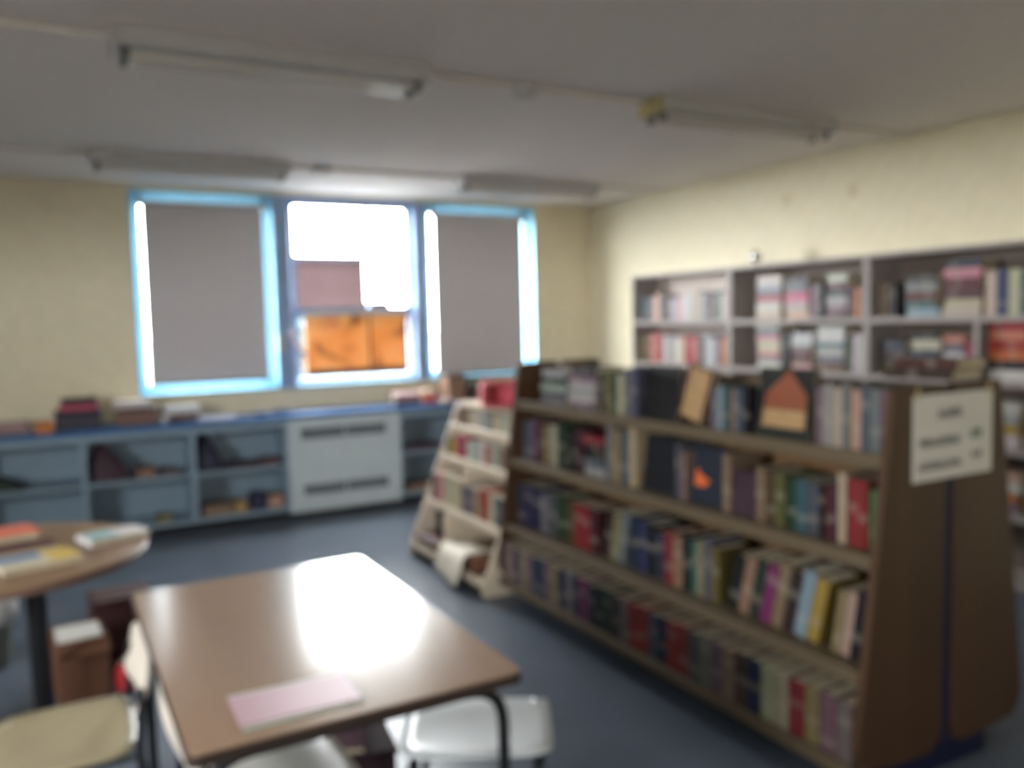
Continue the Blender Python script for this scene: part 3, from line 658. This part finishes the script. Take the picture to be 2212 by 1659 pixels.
def flatbook(name, x, y, z, w_, d, t, rz, mcov, lab, cat='book', extra=None):
    o = thing(name, lab, cat, (x, y, z), math.radians(rz), 'items on the round table')
    B(-w_/2, w_/2, -d/2, d/2, 0, t*.12).build('back_cover', mcov, o); B(-w_/2, w_/2, -d/2, d/2, t*.88, t).build('front_cover', mcov, o)
    B(-w_/2, -w_/2+.004, -d/2, d/2, t*.12, t*.88).build('spine', mcov, o); B(-w_/2+.004, w_/2-.004, -d/2+.003, d/2-.003, t*.12, t*.88).build('pages', M_pages, o)
    if extra: extra(o, t)
    return o
z0 = RTZ+.001
flatbook('book', -.17, 3.66, z0, .28, .17, .028, 12, mat('dark_red_cloth', (84, 48, 46), .5), 'dark red book lying on the round table under the coral one')
flatbook('book', -.25, 3.83, z0, .30, .17, .055, 14, mat('coral_cloth', (226, 116, 92), .5), 'thick coral book on the round table at the left edge')
def pb(o, t):
    B(-.13, .02, .0, .085, t, t+.0012).build('blue_print', mat('blue_print', (92, 124, 168), .5), o); B(.03, .128, -.085, .085, t, t+.0012).build('yellow_print', mat('yellow_print', (214, 182, 92), .5), o)
flatbook('book', -.09, 3.46, z0, .26, .18, .022, 16, mat('ivory_cover', (214, 204, 180), .5), 'ivory picture book with blue and yellow cover on the round table', extra=pb)
def wb(o, t): B(-.11, .0, -.07, .06, t, t+.0012).build('aqua_print', mat('aqua_print', (150, 190, 192), .5), o)
flatbook('book', .175, 3.70, z0, .23, .15, .026, 20, mat('white_glossy_cover', (222, 214, 214), .35), 'white and aqua book near the right rim of round table', extra=wb)
# boxes on the floor beyond the round table
cb = thing('cardboard_box', 'brown cardboard box topped with papers on floor behind beige chair', 'box', (.03, 4.03, 0), math.radians(6))
bx = MB(); hx_, hy_, hz_ = .10, .12, .26
bx.box(-hx_, hx_, -hy_, -hy_+.006, 0, hz_); bx.box(-hx_, hx_, hy_-.006, hy_, 0, hz_); bx.box(-hx_, -hx_+.006, -hy_+.006, hy_-.006, 0, hz_); bx.box(hx_-.006, hx_, -hy_+.006, hy_-.006, 0, hz_); bx.box(-hx_+.006, hx_-.006, -hy_+.006, hy_-.006, 0, .006)
bx.build('carton', M_card, cb)
for a in (-1, 1):
    y0_, y1_ = a*hy_, a*(hy_+.06)
    MB().add([(-hx_, y0_, hz_), (hx_, y0_, hz_), (hx_, y1_, hz_-.05), (-hx_, y1_, hz_-.05), (-hx_, y0_, hz_+.004), (hx_, y0_, hz_+.004), (hx_, y1_+a*.002, hz_-.046), (-hx_, y1_+a*.002, hz_-.046)],
             [(0,3,2,1),(4,5,6,7),(0,1,5,4),(1,2,6,5),(2,3,7,6),(3,0,4,7)]).build('flap', M_card, cb)
for k in range(5):
    o = RB(-.088, .085, -.10, .10, .006+k*.052, .056+k*.052, .002).build('paper_bundle', M_paper if k > 3 else M_pages, cb); o.rotation_euler = (0, 0, math.radians((-4, 3, -2, 5, -6)[k])*.4)
cd = thing('dark_carton', 'dark maroon carton standing behind the paper-topped cardboard box', 'box', (.22, 4.40, 0), math.radians(4))
MB().rbox(-.13, .13, -.12, .12, 0, .30, .004).build('carton', mat('maroon_card', (74, 42, 44), .7), cd); B(-.13, .13, -.012, .012, .30, .302).build('tape', mat('brown_tape', (96, 62, 52), .4), cd)
rp = thing('red_pouch', 'bright red pouch on the floor behind the beige chair back', 'pouch', (.205, 3.95, 0), math.radians(10))
bl = []
MB().lathe([(.04, 0), (.05, .02), (.048, .07), (.04, .105), (.03, .115)], n=20).build('body', mat('red_fabric', (206, 48, 58), .6), rp); MB().lathe([(.032, .115), (.034, .121), (.028, .125)], n=20).build('clasp', M_chrome, rp)

wb2 = thing('waste_bin', 'grey green waste bin with a white liner beyond the round table', 'bin', (-.36, 4.55, 0))
MB().lathe([(.10, 0), (.105, .01), (.135, .30), (.14, .31), (.128, .305), (.098, .02)], n=28).build('body', mat('grey_green_plastic', (112, 118, 108), .6), wb2)
lv, lf_ = [], []
for i, (rr, z) in enumerate(((.126, .27), (.130, .315), (.147, .335), (.150, .29), (.146, .22))):
    for k in range(28):
        a = 2*math.pi*k/28; q = rr+.008*noise.noise(Vector((k*.7, i, 3)))*(1 if i > 1 else 0); lv.append((q*math.cos(a), q*math.sin(a), z+.012*noise.noise(Vector((k*.9, i*2, 1)))))
lf_ = [(i*28+k, i*28+(k+1) % 28, (i+1)*28+(k+1) % 28, (i+1)*28+k) for i in range(4) for k in range(28)]
lm = MB().add(lv, lf_); lm.smooth = True; lo = lm.build('liner', mat('white_liner', (214, 214, 214), .5), wb2); lo.modifiers.new('thickness', 'SOLIDIFY').thickness = .002

# ------------------------------------------------------------------ chairs
def chair(lab, loc_, rz, mseat, mback, sz=.47, back=True):
    """faces +x in its own frame, back at -x"""
    t = thing('school_chair', lab, 'chair', loc_, rz, 'school chairs round the table')
    W2, D2 = .205, .19
    # seat: shallow dish with waterfall front edge
    nx_, ny_ = 12, 12; gv = []; gf = []
    for i in range(nx_+1):
        for k in range(ny_+1):
            a, b = -1+2*i/nx_, -1+2*k/ny_
            # superellipse outline
            s_ = (abs(a)**6+abs(b)**6)**(1/6) or 1; m_ = max(abs(a), abs(b)) or 1
            x, y = a*D2*(m_/s_), b*W2*(m_/s_)
            z = sz-.012*(1-a*a)*(1-b*b)-(.02*((a-.6)/.4)**2 if a > .6 else 0)+(.008*((-a-.6)/.4)**2 if a < -.6 else 0)
            gv.append((x, y, z))
    for i in range(nx_):
        for k in range(ny_): q = i*(ny_+1)+k; gf.append((q, q+ny_+1, q+ny_+2, q+1))
    s = MB().add(gv, gf); s.smooth = True; so = s.build('seat', mseat, t); md = so.modifiers.new('thickness', 'SOLIDIFY'); md.thickness = .012; md.offset = -1
    if back:
        gv = []; gf = []; nh, nw = 6, 14; zb0, zb1 = sz+.075, sz+.235
        for i in range(nh+1):
            for k in range(nw+1):
                a, b = -1+2*i/nh, -1+2*k/nw
                s_ = (abs(a)**5+abs(b)**5)**(1/5) or 1; m_ = max(abs(a), abs(b)) or 1
                aa, bb = a*m_/s_, b*m_/s_
                gv.append((-D2-.015-.035*(1-bb*bb)-.02*aa+.012*aa*aa, bb*W2*.98, (zb0+zb1)/2+aa*(zb1-zb0)/2))
        for i in range(nh):
            for k in range(nw): q = i*(nw+1)+k; gf.append((q, q+1, q+nw+2, q+nw+1))
        b_ = MB().add(gv, gf); b_.smooth = True; bo = b_.build('backrest', mback, t); md = bo.modifiers.new('thickness', 'SOLIDIFY'); md.thickness = .014; md.offset = 0
    for e in (-1, 1):
        M_ft = mat('rubber_foot', (40, 40, 42), .8)
        lg = MB().tube([(D2-.04, e*(W2-.045), sz-.028), (D2-.02, e*(W2-.03), .01)], .011, 10).build('leg', M_black, t)
        MB().lathe([(.014, 0), (.014, .014), (.011, .018)], D2-.02, e*(W2-.03), 10).build('foot', M_ft, lg)
        if back:
            lg = MB().tube([(-D2-.012, e*(W2-.012), sz+.16), (-D2+.005, e*(W2-.012), sz-.03), (-D2-.06, e*W2, .01)], .011, 10, bend=.06).build('leg', M_black, t)
            MB().lathe([(.014, 0), (.014, .014), (.011, .018)], -D2-.06, e*W2, 10).build('foot', M_ft, lg)
        else:
            lg = MB().tube([(-D2+.04, e*(W2-.045), sz-.028), (-D2, e*(W2-.03), .01)], .011, 10).build('leg', M_black, t)
            MB().lathe([(.014, 0), (.014, .014), (.011, .018)], -D2, e*(W2-.03), 10).build('foot', M_ft, lg)
        MB().tube([(-D2+.012, e*(W2-.035), sz-.034), (D2-.04, e*(W2-.045), sz-.034)], .010, 8).build('seat_rail', M_black, t)
        for x in (-D2+.04, D2-.06):
            rv_ = MB().lathe([(.009, 0), (.008, .003), (.004, .0045)], x, e*(W2-.04), 10).build('rivet', M_chrome, so); rv_.location.z = sz-.004
    MB().tube([(-.02, -W2+.04, sz-.045), (-.02, W2-.04, sz-.045)], .009, 8).build('cross_bar', M_black, t)
    return t
chair('beige school chair facing away from the table, nearest the round table', (-.042, 2.60, 0), math.pi, M_seat, mat('ivory_back_plastic', (222, 210, 198), .35), sz=.44)
chair('pale grey school chair pushed under the near left side of the table', (.435, 2.14, 0), math.radians(3), M_seatg, mat('ivory_back_plastic', (222, 210, 198), .35), sz=.44)
chair('white backless seat tucked under the right side of the school table', (.985, 2.06, 0), math.radians(62), M_seatw, M_seatw, sz=.44, back=False)
# things under the table
ub = thing('dark_crate', 'dark maroon crate on the floor under the school table', 'crate', (.74, 2.56, 0), math.radians(-8))
MB().rbox(-.15, .15, -.13, .13, 0, .22, .006).build('body', mat('dark_maroon_plastic', (48, 28, 36), .85), ub); RB(-.156, .156, -.136, .136, .222, .24, .004).build('rim', mat('dark_maroon_plastic', (48, 28, 36), .85), ub)
flatbook('book', .70, 2.52, .2415, .2, .13, .02, -20, mat('dusty_pink_cover', (96, 72, 80), .9, spec=.05), 'dusty pink book lying on the dark crate under the table')

# ------------------------------------------------------------------ things on the countertop
ZT = .8425
def stackbox(name, x, y, layers, lab, cat, rz=0):
    t = thing(name, lab, cat, (x, y, ZT), math.radians(rz), 'clutter along the countertop'); z = 0
    for nm, w_, d, h, col in layers:
        RB(-w_/2, w_/2, -d/2, d/2, z, z+h, min(.006, h*.2)).build(nm, mat('c_%d_%d_%d' % col, col, .55), t); z += h+.0005
    return t
def cbook(x, y, z, w_, d, t, col, lab, rz=0):
    o = thing('book', lab, 'book', (x, y, z), math.radians(rz), 'books along the countertop'); m_ = mat('c_%d_%d_%d' % col, col, .5)
    B(-w_/2, w_/2, -d/2, -d/2+.004, 0, t).build('spine', m_, o); B(-w_/2, w_/2, -d/2+.004, d/2, 0, t*.12).build('cover', m_, o); B(-w_/2, w_/2, -d/2+.004, d/2, t*.88, t).build('cover', m_, o)
    B(-w_/2+.003, w_/2-.003, -d/2+.004, d/2-.003, t*.12, t*.88).build('pages', M_pages, o)
cbook(-.28, 6.88, ZT, .23, .18, .045, (146, 118, 118), 'mauve book lying at the far left end of the countertop')
cbook(-.085, 6.80, ZT, .11, .17, .075, (196, 118, 62), 'orange book standing out at the left end of countertop', 6)
cbook(-.285, 6.90, ZT+.0455, .20, .14, .035, (170, 140, 140), 'pinkish book on top of the mauve book on the countertop', -5)
stackbox('storage_box', .14, 6.90, [('box_body', .29, .24, .105, (66, 62, 74)), ('lid', .30, .25, .03, (52, 50, 62))], 'dark grey lidded box on the countertop under a pink book', 'box', 2)
cbook(.15, 6.90, ZT+.137, .25, .19, .045, (176, 72, 96), 'pink book on top of the dark lidded box', -3)
cbook(.15, 6.90, ZT+.183, .23, .18, .04, (56, 44, 50), 'dark book topping the pink one on the lidded box', 3)
stackbox('storage_box', .53, 6.93, [('box_body', .28, .22, .10, (128, 96, 84)), ('lid', .29, .23, .028, (72, 56, 56))], 'brown lidded box with white papers on it left of the window post', 'box', -3)
stackbox('paper_pile', .49, 6.93, [], 'unused', 'paper')
bpy.data.objects.remove(bpy.data.objects['paper_pile'])
def papers(x, y, z, w_, d, h, lab, rz, col=(214, 206, 204)):
    t = thing('paper_pile', lab, 'paper', (x, y, z), math.radians(rz), 'paper piles along the countertop'); n = max(2, int(h/.012))
    for k in range(n):
        o = B(-w_/2, w_/2, -d/2, d/2, h*k/n, h*(k+1)/n-.0004).build('sheaf', mat('c_%d_%d_%d' % col, col, .7), t); o.rotation_euler = (0, 0, math.radians(random.uniform(-4, 4)))
papers(.50, 6.93, ZT+.129, .24, .17, .05, 'white paper pile on the brown lidded box', -4)
stackbox('storage_box', .85, 6.94, [('box_body', .22, .20, .06, (118, 92, 80))], 'low brown tray carrying white papers on the countertop', 'tray', 4)
papers(.85, 6.94, ZT+.061, .25, .18, .05, 'white paper pile on the low brown tray', 5, (216, 216, 220))
gl = thing('white_ball', 'small white ball at the countertop front edge', 'ball', (.715, 6.76, ZT))
MB().lathe([(.003, 0)]+[(.032*math.sin(math.pi*k/10), .032-.032*math.cos(math.pi*k/10)) for k in range(1, 10)]+[(.003, .064)], n=18).build('shell', M_white, gl); MB().lathe([(.0323, .028), (.0325, .036)], n=18).build('seam', M_socket, gl)
papers(1.09, 6.80, ZT, .27, .14, .022, 'flat white papers on the countertop left of the window post', 2, (196, 204, 226))
stackbox('tape_dispenser', 1.43, 6.83, [('base', .10, .06, .025, (44, 60, 98)), ('roll_holder', .05, .04, .02, (198, 200, 220))], 'little blue and white tape dispenser on the countertop', 'dispenser', 0)
stackbox('pencil_tray', 1.60, 6.88, [('tray', .14, .08, .02, (52, 74, 120)), ('insert', .11, .05, .012, (70, 92, 140))], 'dark blue pencil tray on the countertop by radiator cover', 'tray', 0)
cbook(2.68, 6.90, ZT, .24, .18, .05, (92, 66, 64), 'dark brown book on the countertop beneath the pale pink one')
cbook(2.67, 6.90, ZT+.051, .22, .17, .05, (196, 160, 162), 'pale pink book atop dark brown book on the countertop', 4)
cbook(2.87, 6.86, ZT, .12, .18, .075, (192, 92, 86), 'red book block on the countertop right of radiator cover', -4)
cbook(2.87, 6.87, ZT+.076, .11, .16, .035, (200, 168, 150), 'peach book on top of the red one on the countertop', 3)
papers(3.01, 6.78, ZT, .11, .16, .035, 'small pale paper pile near the pink books on countertop', 6, (190, 172, 166))
stackbox('storage_box', 3.14, 6.92, [('box_body', .18, .2, .20, (150, 118, 98)), ('lid', .19, .21, .03, (110, 84, 74))], 'tall tan box on the countertop beneath the right blind', 'box', 4)
stackbox('storage_box', 3.45, 6.92, [('box_body', .26, .2, .12, (96, 76, 70)), ('lid', .27, .21, .025, (78, 100, 84))], 'brown box with green lid on the countertop behind pink tub', 'box', -4)

# things inside the low cabinets
def bag(name, x, y, z, w_, d, h, col, lab, cat='bag', seed=0):
    t = thing(name, lab, cat, (x, y, z), 0, 'things in the low cabinets'); nu_, nv_ = 20, 10; gv = []; gf = []
    for i in range(nv_+1):
        ph = math.pi*i/nv_; zz = (1-math.cos(ph))/2
        rr = (.9 if i == 0 else 1.0)*max(.06, 1-zz**1.6)**.62
        for k in range(nu_):
            a = 2*math.pi*k/nu_; ca, sa = math.cos(a), math.sin(a); q = (abs(ca)**4+abs(sa)**4)**.25
            nn = 1+.10*noise.noise(Vector((ca*1.5+seed, sa*1.5, zz*2)))
            gv.append((max(-w_*.5, ca/q*w_/2*rr*nn-.20*w_*zz), sa/q*d/2*rr*nn, h*zz*(1+.04*noise.noise(Vector((ca*2, sa*2, seed))))))
    gf = [(i*nu_+k, i*nu_+(k+1) % nu_, (i+1)*nu_+(k+1) % nu_, (i+1)*nu_+k) for i in range(nv_) for k in range(nu_)]+[tuple(reversed(range(nu_))), tuple(range(nv_*nu_, (nv_+1)*nu_))]
    m_ = MB().add(gv, gf); m_.smooth = True; mm = mat('c_%d_%d_%d' % col, col, .7); m_.build('body', mm, t)
    MB().tube([(-w_*.34, -d*.1, h*.90), (-w_*.30, -d*.14, h*1.03), (-w_*.12, -d*.14, h*1.03), (-w_*.06, -d*.1, h*.86)], .008, 8, bend=.02).build('handle', mm, t)
S1, S0 = .4475, .0955
bag('fabric_bag', .33, 6.90, S1, .29, .26, .26, (72, 52, 62), 'dark red fabric bag slumped on the cabinet shelf', seed=1)
bag('fabric_bag', 1.03, 6.90, S1, .21, .26, .275, (50, 50, 70), 'navy fabric bag at the left of shelf beside radiator cover', seed=4)
bag('fabric_bag', -.36, 6.90, S1, .30, .24, .10, (58, 66, 62), 'low dark green bundle on the shelf behind the round table', 'bundle', seed=7)
def cabbox(x, z, w_, d, h, col, lab, y=6.88, rz=0):
    t = thing('small_box', lab, 'box', (x, y, z), math.radians(rz), 'things in the low cabinets')
    RB(-w_/2, w_/2, -d/2, d/2, 0, h*.75, .003).build('tray', mat('c_%d_%d_%d' % col, col, .6), t); RB(-w_/2-.003, w_/2+.003, -d/2-.003, d/2+.003, h*.75+.0005, h, .003).build('lid', mat('c_%d_%d_%d' % tuple(int(v*.85) for v in col), tuple(int(v*.85) for v in col), .6), t)
cabbox(.57, S1, .13, .16, .07, (140, 106, 92), 'brown box on the shelf beside the dark red bag')
cabbox(.74, S1, .12, .16, .04, (112, 94, 92), 'flat mauve box on shelf to the right of brown box')
cabbox(1.28, S1, .22, .2, .035, (78, 56, 64), 'flat dark red box on shelf beside the navy bag')
cabbox(1.49, S1, .16, .2, .05, (104, 78, 84), 'flat mauve red box at right end of the shelf by radiator')
cabbox(1.06, S0, .22, .18, .08, (142, 118, 100), 'tan box on cabinet floor left of radiator cover')
cabbox(1.24, S0, .10, .16, .09, (170, 140, 100), 'yellowish tan box beside the longer tan box on cabinet floor')
cabbox(1.38, S0, .10, .16, .13, (52, 58, 84), 'small navy box on the cabinet floor beside radiator cover')
cabbox(1.515, S0, .12, .16, .11, (176, 142, 124), 'peach tan box on cabinet floor hard by radiator cover')
cabbox(.68, S0, .12, .14, .04, (140, 128, 86), 'flat mustard box alone on a cabinet floor')
cabbox(2.80, S1, .34, .2, .04, (96, 76, 88), 'flat purple brown box on shelf right of radiator cover')
cabbox(2.78, S0, .26, .18, .05, (150, 120, 108), 'flat tan box on cabinet floor right of radiator cover')
print('books:', nbooks[0])
